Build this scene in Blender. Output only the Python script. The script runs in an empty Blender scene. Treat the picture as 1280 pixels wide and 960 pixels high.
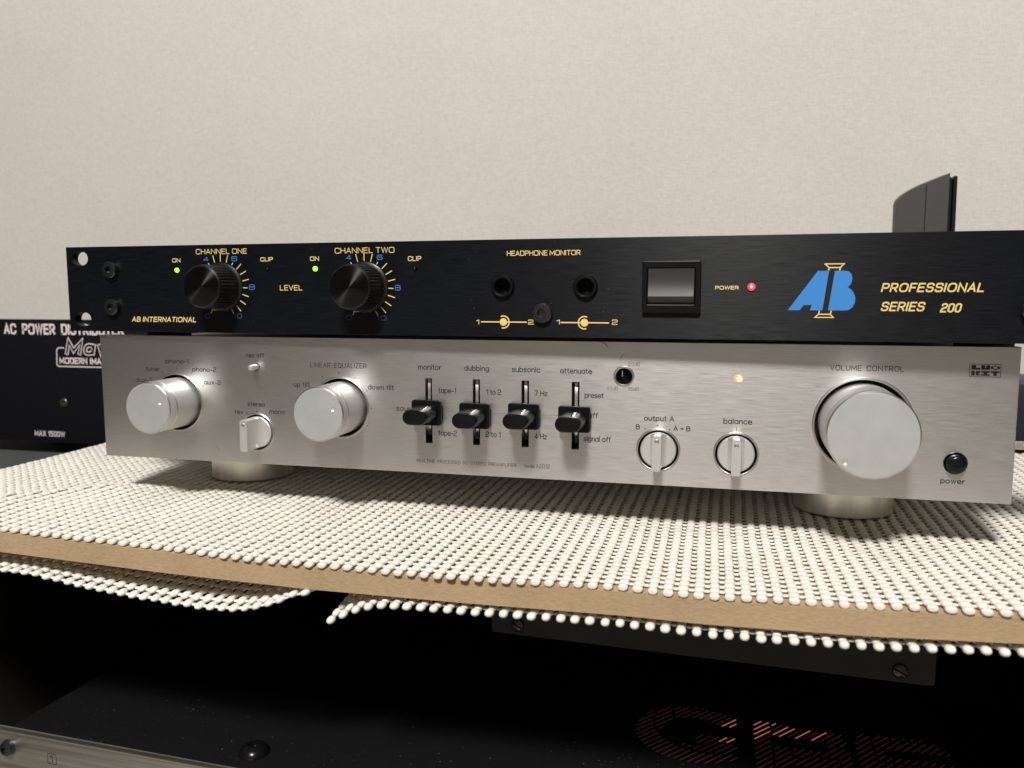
import bpy, bmesh, math, random
from mathutils import Vector, Matrix
import numpy as np
random.seed(7)
S = 0.001                       # everything below is measured in millimetres
R = math.radians
scene = bpy.context.scene
C = scene.collection

# ------------------------------------------------------------------ camera, light, exposure
cam = bpy.data.cameras.new('camera'); camo = bpy.data.objects.new('camera', cam); C.objects.link(camo)
CAM = Vector((322.82, -381.14, 88.40))
yaw, pitch, roll = -0.2472, -0.1106, -0.0013
fwd = Vector((math.sin(yaw)*math.cos(pitch), math.cos(yaw)*math.cos(pitch), math.sin(pitch)))
rgt = fwd.cross(Vector((0, 0, 1))).normalized(); upv = rgt.cross(fwd)
r2 = rgt*math.cos(roll) + upv*math.sin(roll); u2 = -rgt*math.sin(roll) + upv*math.cos(roll)
m3 = Matrix((r2, u2, -fwd)).transposed()
camo.matrix_world = Matrix.Translation(CAM*S) @ m3.to_4x4()
cam.sensor_width = 36; cam.lens = 36*1051.47/1280
cam.clip_start = 0.01; cam.clip_end = 50
cam.dof.use_dof = True; cam.dof.focus_distance = 0.385; cam.dof.aperture_fstop = 15
scene.camera = camo

w = bpy.data.worlds.new("World"); scene.world = w; w.use_nodes = True
bg = w.node_tree.nodes['Background']; bg.inputs[0].default_value = (1.0, 0.96, 0.92, 1); bg.inputs[1].default_value = 0.03
L = bpy.data.lights.new('ceiling_lamp', 'AREA'); L.shape = 'DISK'; L.size = 0.34; L.energy = 57; L.color = (1.0, 0.965, 0.92)
Lo = bpy.data.objects.new('ceiling_lamp', L); C.objects.link(Lo)
Lo.location = Vector((255, -1400, 1560))*S
Lo.rotation_euler = (Vector((220, 0, 0))*S - Lo.location).to_track_quat('-Z', 'Y').to_euler()
vs = scene.view_settings
vs.view_transform = 'Standard'; vs.look = 'None'; vs.exposure = 0; vs.gamma = 1; vs.use_curve_mapping = False
scene.cycles.max_bounces = 8
scene.cycles.caustics_reflective = True

# ------------------------------------------------------------------ materials
def mat(name, col, rough=.5, metal=0., spec=.5, bump=None, aniso=0., mottled=None, emit=None, coat=0.):
    m = bpy.data.materials.new(name); m.use_nodes = True
    nt = m.node_tree; b = nt.nodes['Principled BSDF']
    b.inputs['Base Color'].default_value = (*col, 1); b.inputs['Roughness'].default_value = rough
    b.inputs['Metallic'].default_value = metal; b.inputs['Specular IOR Level'].default_value = spec
    b.inputs['Coat Weight'].default_value = coat
    tc = nt.nodes.new('ShaderNodeTexCoord')
    if emit:
        b.inputs['Emission Color'].default_value = (*emit[0], 1); b.inputs['Emission Strength'].default_value = emit[1]
    if aniso:
        b.inputs['Anisotropic'].default_value = aniso
        cv = nt.nodes.new('ShaderNodeCombineXYZ'); cv.inputs[2].default_value = 1
        vt = nt.nodes.new('ShaderNodeVectorTransform'); vt.vector_type = 'VECTOR'; vt.convert_from = 'OBJECT'; vt.convert_to = 'WORLD'
        nt.links.new(cv.outputs[0], vt.inputs[0]); nt.links.new(vt.outputs[0], b.inputs['Tangent'])
    def noise(scale, vec=(1, 1, 1), detail=3, rot=None):
        mp = nt.nodes.new('ShaderNodeMapping'); mp.inputs['Scale'].default_value = vec
        if rot: mp.inputs['Rotation'].default_value = rot
        nt.links.new(tc.outputs['Object'], mp.inputs[0])
        n = nt.nodes.new('ShaderNodeTexNoise'); n.inputs['Scale'].default_value = scale; n.inputs['Detail'].default_value = detail
        nt.links.new(mp.outputs[0], n.inputs['Vector']); return n
    def ramp(n, a, bb, lo, hi):
        r = nt.nodes.new('ShaderNodeMapRange'); r.inputs[1].default_value = a; r.inputs[2].default_value = bb
        r.inputs[3].default_value = lo; r.inputs[4].default_value = hi; nt.links.new(n.outputs[0], r.inputs[0]); return r
    if bump:                                    # list of (scale, stretch vector, height in mm)
        prev = None
        for sc, vec, h in bump:
            n = noise(sc, vec); bp = nt.nodes.new('ShaderNodeBump'); bp.inputs['Distance'].default_value = h*S; bp.inputs['Strength'].default_value = 1
            nt.links.new(n.outputs[0], bp.inputs['Height'])
            if prev: nt.links.new(prev.outputs[0], bp.inputs['Normal'])
            prev = bp
        nt.links.new(prev.outputs[0], b.inputs['Normal'])
    if mottled:                                 # (scale, stretch, low factor, high factor) colour wear
        cur = None
        for sc, vec, lo, hi in mottled:
            n = noise(sc, vec, 4); r = ramp(n, .3, .7, lo, hi)
            if cur is None: cur = r
            else:
                mm = nt.nodes.new('ShaderNodeMath'); mm.operation = 'MULTIPLY'
                nt.links.new(cur.outputs[0], mm.inputs[0]); nt.links.new(r.outputs[0], mm.inputs[1]); cur = mm
        mx = nt.nodes.new('ShaderNodeVectorMath'); mx.operation = 'SCALE'; mx.inputs[0].default_value = col
        nt.links.new(cur.outputs[0], mx.inputs['Scale']); nt.links.new(mx.outputs[0], b.inputs['Base Color'])
    return m

def rough_noise(m, sc, vec, lo, hi):
    nt = m.node_tree; b = nt.nodes['Principled BSDF']
    tc = nt.nodes.new('ShaderNodeTexCoord'); mp = nt.nodes.new('ShaderNodeMapping'); mp.inputs['Scale'].default_value = vec
    n = nt.nodes.new('ShaderNodeTexNoise'); n.inputs['Scale'].default_value = sc; n.inputs['Detail'].default_value = 4
    r = nt.nodes.new('ShaderNodeMapRange'); r.inputs[1].default_value = .3; r.inputs[2].default_value = .7
    r.inputs[3].default_value = lo; r.inputs[4].default_value = hi
    nt.links.new(tc.outputs['Object'], mp.inputs[0]); nt.links.new(mp.outputs[0], n.inputs['Vector'])
    nt.links.new(n.outputs[0], r.inputs[0]); nt.links.new(r.outputs[0], b.inputs['Roughness'])

M = {}
M['brushed'] = mat('brushed_aluminium', (.67, .656, .645), .38, 1, bump=[(1, (120, 400, 5600), .010), (1, (500, 400, 9000), .005)], aniso=.62,
                   mottled=[(1, (110, 300, 5200), .90, 1.10), (1, (12, 12, 14), .97, 1.03)])
rough_noise(M['brushed'], 1, (100, 300, 4500), .30, .40)
M['black_brushed'] = mat('black_anodised_aluminium', (.0032, .0040, .0056), .36, .0, .24, bump=[(1, (120, 400, 5000), .014), (1, (400, 400, 8000), .007)], aniso=.85,
                         mottled=[(1, (90, 300, 4200), .1, 2.4)])
rough_noise(M['black_brushed'], 1, (90, 300, 3600), .28, .42)
M['edge'] = mat('aluminium_edge', (.7, .66, .62), .3, 1)
M['knob'] = mat('satin_aluminium', (.74, .735, .72), .50, .8, bump=[(900, (1, 1, 1), .004)], mottled=[(60, (1, 1, 1), .95, 1.04)])
M['knob_face'] = mat('bead_blasted_aluminium', (.66, .665, .67), .55, .8, bump=[(2500, (1, 1, 1), .01)], mottled=[(120, (1, 1, 1), .95, 1.05)])
M['foot'] = mat('turned_aluminium', (.92, .88, .80), .36, 1, bump=[(1, (300, 300, 3000), .004)], mottled=[(1, (160, 160, 20), .85, 1.1)])
M['hole'] = mat('black_well', (.004, .004, .004), .6, 0, .2)
M['black_plastic'] = mat('black_plastic', (.005, .005, .006), .36, 0, .2, bump=[(700, (1, 1, 1), .01)])
M['gloss_black'] = mat('gloss_black_plastic', (.005, .005, .006), .24, 0, .32)
M['knob_black'] = mat('black_anodised_knob', (.012, .012, .013), .33, .3, .5)
M['knob_black_face'] = mat('black_spun_knob_face', (.05, .05, .053), .32, 1, .5)
nt_ = M['knob_black_face'].node_tree; tg = nt_.nodes.new('ShaderNodeTangent'); tg.direction_type = 'RADIAL'; tg.axis = 'Y'
b_ = nt_.nodes['Principled BSDF']; nt_.links.new(tg.outputs[0], b_.inputs['Tangent']); b_.inputs['Anisotropic'].default_value = .9; b_.inputs['Anisotropic Rotation'].default_value = .25
M['screw'] = mat('black_screw', (.085, .085, .09), .26, .9)
M['rocker'] = mat('matt_black_rocker', (.03, .03, .032), .42, 0, .5, bump=[(1500, (1, 1, 1), .015)])
M['bracket'] = mat('silver_slider_strip', (.8, .78, .74), .24, 1, bump=[(300, (1, 1, 1), .05)])
M['chassis'] = mat('dark_painted_steel', (.02, .02, .022), .5, 0, .4, bump=[(900, (1, 1, 1), .02)])
M['chassis_grey'] = mat('zinc_plated_steel', (.5, .48, .45), .45, .8)
M['pad'] = mat('black_rubber', (.01, .01, .01), .8, 0, .3)
M['ink'] = mat('grey_black_print', (.035, .033, .034), .6, 0, .3)
M['ink_grey'] = mat('worn_grey_print', (.14, .13, .125), .6, 0, .3)
M['yellow'] = mat('pale_yellow_print', (.78, .60, .22), .55, 0, .3)
M['blue'] = mat('blue_print', (.05, .24, .62), .5, 0, .3)
M['dim_blue'] = mat('dim_blue_print', (.05, .08, .26), .5, 0, .3)
M['white'] = mat('white_print', (.72, .62, .62), .6, 0, .3)
M['green_led'] = mat('green_lamp', (.1, .6, .05), .3, 0, .5, emit=((.30, 1.0, .03), 2.2))
M['red_led'] = mat('red_lamp', (.6, .02, .03), .3, 0, .5, emit=((1.0, .05, .07), 1.6))
M['red_led_core'] = mat('red_lamp_core', (.8, .3, .35), .3, 0, .5, emit=((1.0, .35, .4), 1.6))
M['orange_led'] = mat('orange_lamp', (.9, .5, .2), .3, 0, .5, emit=((1.0, .42, .12), 45))
M['mdf'] = mat('fibreboard', (.425, .31, .18), .85, 0, .2, bump=[(1, (500, 500, 1400), .10), (1600, (1, 1, 1), .08)],
               mottled=[(1, (420, 420, 1300), .88, 1.10), (40, (1, 1, 1), .93, 1.06)])
M['mdf_top'] = mat('fibreboard_face', (.56, .40, .22), .8, 0, .2, mottled=[(30, (1, 1, 1), .9, 1.1)])
M['foam'] = mat('cream_foam', (.83, .80, .735), .62, 0, .3, bump=[(1400, (1, 1, 1), .05)], mottled=[(25, (1, 1, 1), .93, 1.03), (300, (1, 1, 1), .95, 1.03)])
M['table'] = mat('grey_laminate', (.085, .09, .092), .55, 0, .35, mottled=[(18, (1, 1, 1), .85, 1.15), (300, (1, 1, 1), .9, 1.1)])
M['rack'] = mat('black_rack_laminate', (.010, .009, .0085), .6, 0, .25, mottled=[(60, (1, 1, 1), .6, 1.4)])
M['dist'] = mat('black_crackle_paint', (.005, .005, .0075), .55, 0, .14, bump=[(700, (1, 1, 1), .05)])
M['plate'] = mat('dark_grey_paint', (.034, .030, .030), .6, 0, .3, mottled=[(40, (1, 1, 1), .85, 1.15)])
M['old_silver'] = mat('old_brushed_silver', (.78, .75, .68), .42, 1, bump=[(1, (14, 300, 900), .05)], aniso=.4, mottled=[(1, (10, 200, 500), .72, 1.25)])
M['old_edge'] = mat('old_silver_edge', (.7, .66, .58), .34, 1)
M['console'] = mat('charcoal_plastic', (.060, .058, .056), .48, 0, .4, mottled=[(30, (1, 1, 1), .95, 1.05)])
M['console_dark'] = mat('gloss_black_edge', (.008, .008, .01), .25, 0, .5)
M['louvre'] = mat('copper_faint_glow', (.11, .05, .04), .4, .6, emit=((1.0, .33, .28), .018))  # faint red glow from inside the slots, painted on as emission
M['louvre_glow'] = mat('louvre_strong_glow', (.2, .05, .04), .4, .3, emit=((1.0, .30, .24), .32))  # stronger copy of the painted slot glow; the strips are no lamps
M['box_navy'] = mat('navy_black_plastic', (.010, .012, .022), .4, 0, .4)

# dusty chassis lid: speckle belongs to the surface
def dusty(name, base, dust, thr):
    m = mat(name, base, .55, 0, .10, bump=[(900, (1, 1, 1), .04)]); nt = m.node_tree; b = nt.nodes['Principled BSDF']
    tc = nt.nodes.new('ShaderNodeTexCoord')
    n = nt.nodes.new('ShaderNodeTexNoise'); n.inputs['Scale'].default_value = 650; n.inputs['Detail'].default_value = 1
    n2 = nt.nodes.new('ShaderNodeTexNoise'); n2.inputs['Scale'].default_value = 30; n2.inputs['Detail'].default_value = 5
    ad = nt.nodes.new('ShaderNodeMath'); ad.operation = 'MULTIPLY_ADD'; ad.inputs[1].default_value = .35
    nt.links.new(tc.outputs['Object'], n.inputs[0]); nt.links.new(tc.outputs['Object'], n2.inputs[0])
    nt.links.new(n2.outputs[0], ad.inputs[0]); nt.links.new(n.outputs[0], ad.inputs[2])
    r = nt.nodes.new('ShaderNodeMapRange'); r.inputs[1].default_value = thr; r.inputs[2].default_value = thr+.06
    nt.links.new(ad.outputs[0], r.inputs[0])
    mx = nt.nodes.new('ShaderNodeMix'); mx.data_type = 'RGBA'; mx.inputs[6].default_value = (*base, 1); mx.inputs[7].default_value = (*dust, 1)
    nt.links.new(r.outputs[0], mx.inputs[0]); nt.links.new(mx.outputs[2], b.inputs['Base Color'])
    return m
M['dusty'] = dusty('dusty_black_lid', (.007, .007, .008), (.075, .075, .078), .905)

# woven wallpaper
def wallpaper():
    m = mat('woven_wallpaper', (.675, .645, .60), .85, 0, .15); nt = m.node_tree; b = nt.nodes['Principled BSDF']
    tc = nt.nodes.new('ShaderNodeTexCoord')
    def nz(vec, det=2):
        mp = nt.nodes.new('ShaderNodeMapping'); mp.inputs['Scale'].default_value = vec
        n = nt.nodes.new('ShaderNodeTexNoise'); n.inputs['Scale'].default_value = 1; n.inputs['Detail'].default_value = det
        nt.links.new(tc.outputs['Object'], mp.inputs[0]); nt.links.new(mp.outputs[0], n.inputs[0]); return n
    a, c, d = nz((220, 1, 1100)), nz((1100, 1, 220)), nz((6, 1, 6), 4)
    s = nt.nodes.new('ShaderNodeMath'); nt.links.new(a.outputs[0], s.inputs[0]); nt.links.new(c.outputs[0], s.inputs[1])
    bp = nt.nodes.new('ShaderNodeBump'); bp.inputs['Distance'].default_value = .0003; nt.links.new(s.outputs[0], bp.inputs['Height'])
    nt.links.new(bp.outputs[0], b.inputs['Normal'])
    r = nt.nodes.new('ShaderNodeMapRange'); r.inputs[1].default_value = .6; r.inputs[2].default_value = 1.4; r.inputs[3].default_value = .90; r.inputs[4].default_value = 1.095
    nt.links.new(s.outputs[0], r.inputs[0])
    r2_ = nt.nodes.new('ShaderNodeMapRange'); r2_.inputs[1].default_value = .3; r2_.inputs[2].default_value = .7; r2_.inputs[3].default_value = .975; r2_.inputs[4].default_value = 1.02
    nt.links.new(d.outputs[0], r2_.inputs[0])
    mu = nt.nodes.new('ShaderNodeMath'); mu.operation = 'MULTIPLY'; nt.links.new(r.outputs[0], mu.inputs[0]); nt.links.new(r2_.outputs[0], mu.inputs[1])
    mx = nt.nodes.new('ShaderNodeVectorMath'); mx.operation = 'SCALE'; mx.inputs[0].default_value = (.675, .645, .60)
    nt.links.new(mu.outputs[0], mx.inputs['Scale']); nt.links.new(mx.outputs[0], b.inputs['Base Color'])
    return m
M['wall'] = wallpaper()

# ------------------------------------------------------------------ helpers
def link_mesh(name, verts, faces, m, parent=None, smooth=0, loc=None, rot=None, label=None, kind=None):
    me = bpy.data.meshes.new(name); me.from_pydata([(v[0]*S, v[1]*S, v[2]*S) for v in verts], [], faces)
    return link_me(name, me, m, parent, smooth, loc, rot, label, kind)
def link_me(name, me, m, parent=None, smooth=0, loc=None, rot=None, label=None, kind=None):
    me.materials.clear(); me.materials.append(m)
    if smooth:
        me.shade_smooth()
        if smooth < 179: me.set_sharp_from_angle(angle=R(smooth))
    o = bpy.data.objects.new(name, me); C.objects.link(o)
    if parent: o.parent = parent
    if loc: o.location = Vector(loc)*S
    if rot: o.rotation_euler = rot
    if label: o['label'] = label
    if kind: o['kind'] = kind
    return o
def from_bm(name, bm, m, parent=None, **k):
    me = bpy.data.meshes.new(name); bmesh.ops.recalc_face_normals(bm, faces=bm.faces[:])
    bmesh.ops.scale(bm, vec=(S, S, S), verts=bm.verts[:]); bm.to_mesh(me); bm.free()
    return link_me(name, me, m, parent, **k)
def bm_box(bm, x0, x1, y0, y1, z0, z1, bev=0., seg=2):
    r = bmesh.ops.create_cube(bm, size=1); vs_ = r['verts']
    for v in vs_: v.co = Vector(((x0+x1)/2+v.co.x*(x1-x0), (y0+y1)/2+v.co.y*(y1-y0), (z0+z1)/2+v.co.z*(z1-z0)))
    if bev:
        es = list({e for v in vs_ for e in v.link_edges}); bmesh.ops.bevel(bm, geom=es, offset=bev, segments=seg, affect='EDGES', profile=.5)
def box(name, x0, x1, y0, y1, z0, z1, m, parent=None, bev=0., **k):
    bm = bmesh.new(); bm_box(bm, x0, x1, y0, y1, z0, z1, bev); return from_bm(name, bm, m, parent, smooth=35 if bev else 0, **k)
def lathe(name, prof, m, parent=None, loc=(0, 0, 0), seg=64, axis='y', smooth=35, rot=None, capped=True, **k):
    """prof: (radius, distance towards the viewer) pairs, from the back to the front"""
    vv, ff = [], []
    for (r, d) in prof:
        for i in range(seg):
            a = 2*math.pi*i/seg
            vv.append((r*math.cos(a), -d, r*math.sin(a)) if axis == 'y' else (r*math.cos(a), r*math.sin(a), d))
    n = len(prof)
    for j in range(n-1):
        for i in range(seg):
            a, b = j*seg+i, j*seg+(i+1) % seg; ff.append((a, b, b+seg, a+seg))
    if capped and prof[0][0] > 0: ff.append(tuple(range(seg))[::-1])
    if capped and prof[-1][0] > 0: ff.append(tuple((n-1)*seg+i for i in range(seg)))
    bm = bmesh.new(); me = bpy.data.meshes.new(name); me.from_pydata(vv, [], ff); bm.from_mesh(me)
    bmesh.ops.remove_doubles(bm, verts=bm.verts[:], dist=1e-4)
    return from_bm(name, bm, m, parent, smooth=smooth, loc=loc, rot=rot, **k)
def circle_pts(cx, cz, r, n=48, rz=None):
    rz = rz or r
    return [(cx+r*math.cos(2*math.pi*i/n), cz+rz*math.sin(2*math.pi*i/n)) for i in range(n)]
def obround(cx, cz, w_, h_, n=10):
    r = h_/2; d = w_/2-r; p = []
    for i in range(n+1): a = -math.pi/2+math.pi*i/n; p.append((cx+d+r*math.cos(a), cz+r*math.sin(a)))
    for i in range(n+1): a = math.pi/2+math.pi*i/n; p.append((cx-d+r*math.cos(a), cz+r*math.sin(a)))
    return p
def rect_pts(x0, x1, z0, z1, r=0, n=5):
    if not r: return [(x0, z0), (x1, z0), (x1, z1), (x0, z1)]
    p = []
    for cx, cz, a0 in ((x1-r, z0+r, -90), (x1-r, z1-r, 0), (x0+r, z1-r, 90), (x0+r, z0+r, 180)):
        for i in range(n+1): a = R(a0+90*i/n); p.append((cx+r*math.cos(a), cz+r*math.sin(a)))
    return p
def curve_plate(name, loops, m, parent=None, y_front=0., thick=4., bev=.25, smooth=14, axis='y', **k):
    """a plate with holes: loops[0] is the outline, the rest are cut through; its front is at y_front, facing -y"""
    cu = bpy.data.curves.new(name, 'CURVE'); cu.dimensions = '2D'; cu.fill_mode = 'BOTH'
    cu.extrude = thick/2-bev; cu.bevel_depth = bev; cu.bevel_resolution = 1; cu.offset = -bev
    for lp in loops:
        sp = cu.splines.new('POLY'); sp.points.add(len(lp)-1); sp.use_cyclic_u = True
        for p_, (x, z) in zip(sp.points, lp): p_.co = (x, z, 0, 1)
    ob = bpy.data.objects.new(name, cu); C.objects.link(ob)
    dg = bpy.context.evaluated_depsgraph_get(); me = bpy.data.meshes.new_from_object(ob.evaluated_get(dg))
    bpy.data.objects.remove(ob); bpy.data.curves.remove(cu)
    if axis == 'y': T = Matrix(((S, 0, 0, 0), (0, 0, S, (y_front+thick/2)*S), (0, S, 0, 0), (0, 0, 0, 1)))
    else: T = Matrix(((S, 0, 0, 0), (0, S, 0, 0), (0, 0, S, (y_front-thick/2)*S), (0, 0, 0, 1)))
    me.transform(T); bm = bmesh.new(); bm.from_mesh(me); bmesh.ops.remove_doubles(bm, verts=bm.verts[:], dist=1e-7)
    bmesh.ops.recalc_face_normals(bm, faces=bm.faces[:]); bm.to_mesh(me); bm.free(); me.name = name
    return link_me(name, me, m, parent, smooth=smooth, **k)
def thing(name, label, cat, loc=(0, 0, 0), rz=0, group=None):
    o = bpy.data.objects.new(name, None); C.objects.link(o); o.location = Vector(loc)*S; o.rotation_euler = (0, 0, rz); o.empty_display_size = .02
    o['label'] = label; o['category'] = cat
    if group: o['group'] = group
    return o
def tag(o, label, cat, group=None):
    o['label'] = label; o['category'] = cat
    if group: o['group'] = group
    return o

# ------------------------------------------------------------------ a stroke alphabet (r = rounded corner, Z = closed)
G = {
'A': (.7, "0,0 .35,1 .7,0|.13,.33 .57,.33"), 'B': (.66, "0,.5 0,1 .6,1r .6,.53r 0,.53|0,.53 .66,.53r .66,0r 0,0 0,.54"), 'C': (.7, ".7,.76 .7,1r 0,1r 0,0r .7,0r .7,.24"),
'D': (.7, "0,0 0,1 .7,1r .7,0r -.02,0"), 'E': (.58, ".58,0 0,0 0,1 .58,1|.02,.52 .53,.52"), 'F': (.56, "0,0 0,1 .56,1|.02,.5 .5,.5"),
'G': (.72, ".72,.76 .72,1r 0,1r 0,0r .72,0r .72,.48 .4,.48"), 'H': (.68, "0,0 0,1|.68,0 .68,1|.02,.52 .66,.52"), 'I': (.02, "0,0 0,1"),
'K': (.66, "0,0 0,1|.62,1 .04,.45|.2,.58 .66,0"), 'L': (.54, "0,1 0,0 .54,0"), 'M': (.84, "0,0 0,1 .42,.22 .84,1 .84,0"), 'N': (.7, "0,0 0,1 .7,0 .7,1"),
'O': (.78, "0,.5 0,1r .78,1r .78,0r 0,0r 0,.52"), 'P': (.62, "0,0 0,1 .62,1r .62,.44r .02,.44"), 'Q': (.78, "0,.5 0,1r .78,1r .78,0r 0,0r 0,.52|.45,.25 .8,-.05"),
'R': (.64, "0,0 0,1 .62,1r .62,.45r .02,.45|.34,.43 .64,0"), 'S': (.64, ".62,.78 .62,1r 0,1r 0,.52r .64,.52r .64,0r 0,0r 0,.22"), 'T': (.64, "0,1 .64,1|.32,.98 .32,0"),
'U': (.7, "0,1 0,0r .7,0r .7,1"), 'V': (.68, "0,1 .34,0 .68,1"), 'W': (.96, "0,1 .24,0 .48,1 .72,0 .96,1"), 'X': (.66, "0,0 .66,1|0,1 .66,0"), 'Z': (.6, "0,1 .6,1 0,0 .6,0"),
'0': (.6, "0,.5 0,1r .6,1r .6,0r 0,0r 0,.52"), '1': (.24, "0,.8 .24,1 .24,0"), '2': (.6, "0,.78 0,1r .6,1r .6,.55r 0,.4r 0,0 .6,0"), '3': (.6, "0,1 .58,1r .58,.53r .2,.53|.2,.52 .6,.52r .6,0r 0,0"),
'4': (.62, ".46,0 .46,1 0,.28 .62,.28"), '5': (.6, ".58,1 .03,1 0,.58 .6,.58r .6,0r 0,0"), '6': (.6, ".58,.84 .58,1r 0,1r 0,0r .6,0r .6,.56r 0,.56"),
'7': (.58, "0,1 .58,1 .2,0"), '8': (.6, "0,.3 0,.52r .6,.52r .6,0r 0,0r 0,.32|.03,.7 .03,1r .57,1r .57,.52r .03,.52r .03,.72"), '9': (.6, ".6,.45 0,.45r 0,1r .6,1r .6,0r 0,0"),
'a': (.54, ".52,.3 .52,.68r 0,.68r 0,0r .52,0r .52,.32|.54,.68 .54,0"), 'b': (.54, "0,1 0,0|.02,.35 .02,.68r .54,.68r .54,0r .02,0r .02,.36"), 'c': (.5, ".5,.5 .5,.68r 0,.68r 0,0r .5,0r .5,.17"),
'd': (.54, ".54,1 .54,0|.52,.35 .52,.68r 0,.68r 0,0r .52,0r .52,.36"), 'e': (.54, "0,.35 .54,.35 .54,.68r 0,.68r 0,0r .54,0r .54,.1"), 'f': (.3, ".32,1 .12,1r .12,0|0,.68 .3,.68"),
'g': (.54, ".52,.3 .52,.68r 0,.68r 0,0r .52,0r .52,.32|.54,.68 .54,-.28r 0,-.28r 0,-.18"), 'h': (.48, "0,1 0,0|.02,.3 .02,.68r .48,.68r .48,0"), 'i': (.02, "0,0 0,.68|0,.87 0,.98"), 'l': (.02, "0,0 0,1"),
'm': (.8, "0,.68 0,0|.02,.3 .02,.68r .4,.68r .4,0|.42,.3 .42,.68r .8,.68r .8,0"), 'n': (.48, "0,.68 0,0|.02,.3 .02,.68r .48,.68r .48,0"), 'o': (.54, "0,.3 0,.68r .54,.68r .54,0r 0,0r 0,.32"),
'p': (.54, "0,.68 0,-.28|.02,.35 .02,.68r .54,.68r .54,0r .02,0r .02,.36"), 'r': (.28, "0,.68 0,0|.02,.3 .02,.68r .28,.68"), 's': (.44, ".42,.55 .42,.68r 0,.68r 0,.35r .44,.35r .44,0r 0,0r 0,.13"),
't': (.3, ".12,.95 .12,0r .3,0|0,.68 .3,.68"), 'u': (.48, "0,.68 0,0r .48,0r .48,.4|.48,.68 .48,0"), 'v': (.48, "0,.68 .24,0 .48,.68"), 'w': (.74, "0,.68 .19,0 .37,.68 .55,0 .74,.68"),
'x': (.48, "0,0 .48,.68|0,.68 .48,0"), 'z': (.46, "0,.68 .46,.68 0,0 .46,0"), '-': (.3, "0,.36 .3,.36"), '+': (.5, "0,.45 .5,.45|.25,.7 .25,.2"), ' ': (.3, ""),
}
def fillet(pts, rad):
    out = [pts[0][:2]]
    for i in range(1, len(pts)-1):
        x, y, f = pts[i]
        if not f: out.append((x, y)); continue
        P = Vector((x, y)); A = Vector(pts[i-1][:2])-P; B = Vector(pts[i+1][:2])-P
        la = A.length*(.5 if pts[i-1][2] else 1); lb = B.length*(.5 if pts[i+1][2] else 1)
        if la < 1e-6 or lb < 1e-6: continue
        d = min(rad, la, lb); A.normalize(); B.normalize(); a0, b0 = P+A*d, P+B*d
        for k in range(5):
            t = k/4; q = a0*(1-t)**2*1.0+P*2*t*(1-t)+b0*t*t
            out.append((q.x, q.y))
    out.append(pts[-1][:2])
    res = [out[0]]
    for q in out[1:]:
        if (Vector(q)-Vector(res[-1])).length > 1e-3: res.append(q)
    return res
def ribbon(V, F, pts, wd, y):
    n = len(pts); base = len(V)
    for i in range(n):
        P = Vector(pts[i])
        d0 = (P-Vector(pts[i-1])).normalized() if i else None
        d1 = (Vector(pts[i+1])-P).normalized() if i < n-1 else None
        if d0 is None: d0 = d1; P = P-d1*wd*.35
        if d1 is None: d1 = d0; P = P+d0*wd*.35
        t = d0+d1
        if t.length < .25: t = d0.copy()
        t.normalize(); nrm = Vector((-t.y, t.x)); c = max(.45, nrm.dot(Vector((-d0.y, d0.x))))
        o = nrm*(wd/2/c); V.append((P.x+o.x, y, P.y+o.y)); V.append((P.x-o.x, y, P.y-o.y))
    for i in range(n-1): a = base+2*i; F.append((a, a+1, a+3, a+2))
def text_geo(s, x0, z0, width, cap, wd, rr=.35, slant=0., gap=.24, y=-.03, space=None):
    adv = []; x = 0
    for ch in s:
        gw, g = G[ch]; adv.append(x); x += gw+gap if ch != ' ' else (space or .34)
    tot = x-gap; sx = width/tot if tot > 0 else 1
    if len(s) == 1: sx = width/max(G[s][0], .2)
    V, F = [], []; k = 0
    for ch, a in zip(s, adv):
        for path in G[ch][1].split('|'):
            if not path: continue
            pts = []
            for tok in path.split():
                f = tok.endswith('r'); px, pz = tok.rstrip('r').split(',')
                pts.append(((float(px)+a)*sx, float(pz)*cap, f))
            pts = fillet(pts, rr*cap)
            pts = [(x0+px+slant*pz, z0+pz) for px, pz in pts]
            k += 1; ribbon(V, F, pts, wd, y-.003*(k % 7))
    return V, F
def text(s, x0, z0, width, cap, m, parent, wd=.3, name='lettering', **kw):
    V, F = text_geo(s, x0+wd/2, z0+wd/2, max(width-wd, .3), cap-wd, wd, **kw)
    return link_mesh(name, V, F, m, parent)
def flat(name, pts, m, parent, y=-.03):
    return link_mesh(name, [(a, y, b) for a, b in pts], [tuple(range(len(pts)))], m, parent)
def dot_mesh(name, pts, r, m, parent, y=-.03):
    V, F = [], []
    for cx, cz in pts:
        b = len(V); V += [(x, y, z) for x, z in circle_pts(cx, cz, r, 10)]; F.append(tuple(range(b, b+10)))
    return link_mesh(name, V, F, m, parent)
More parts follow.
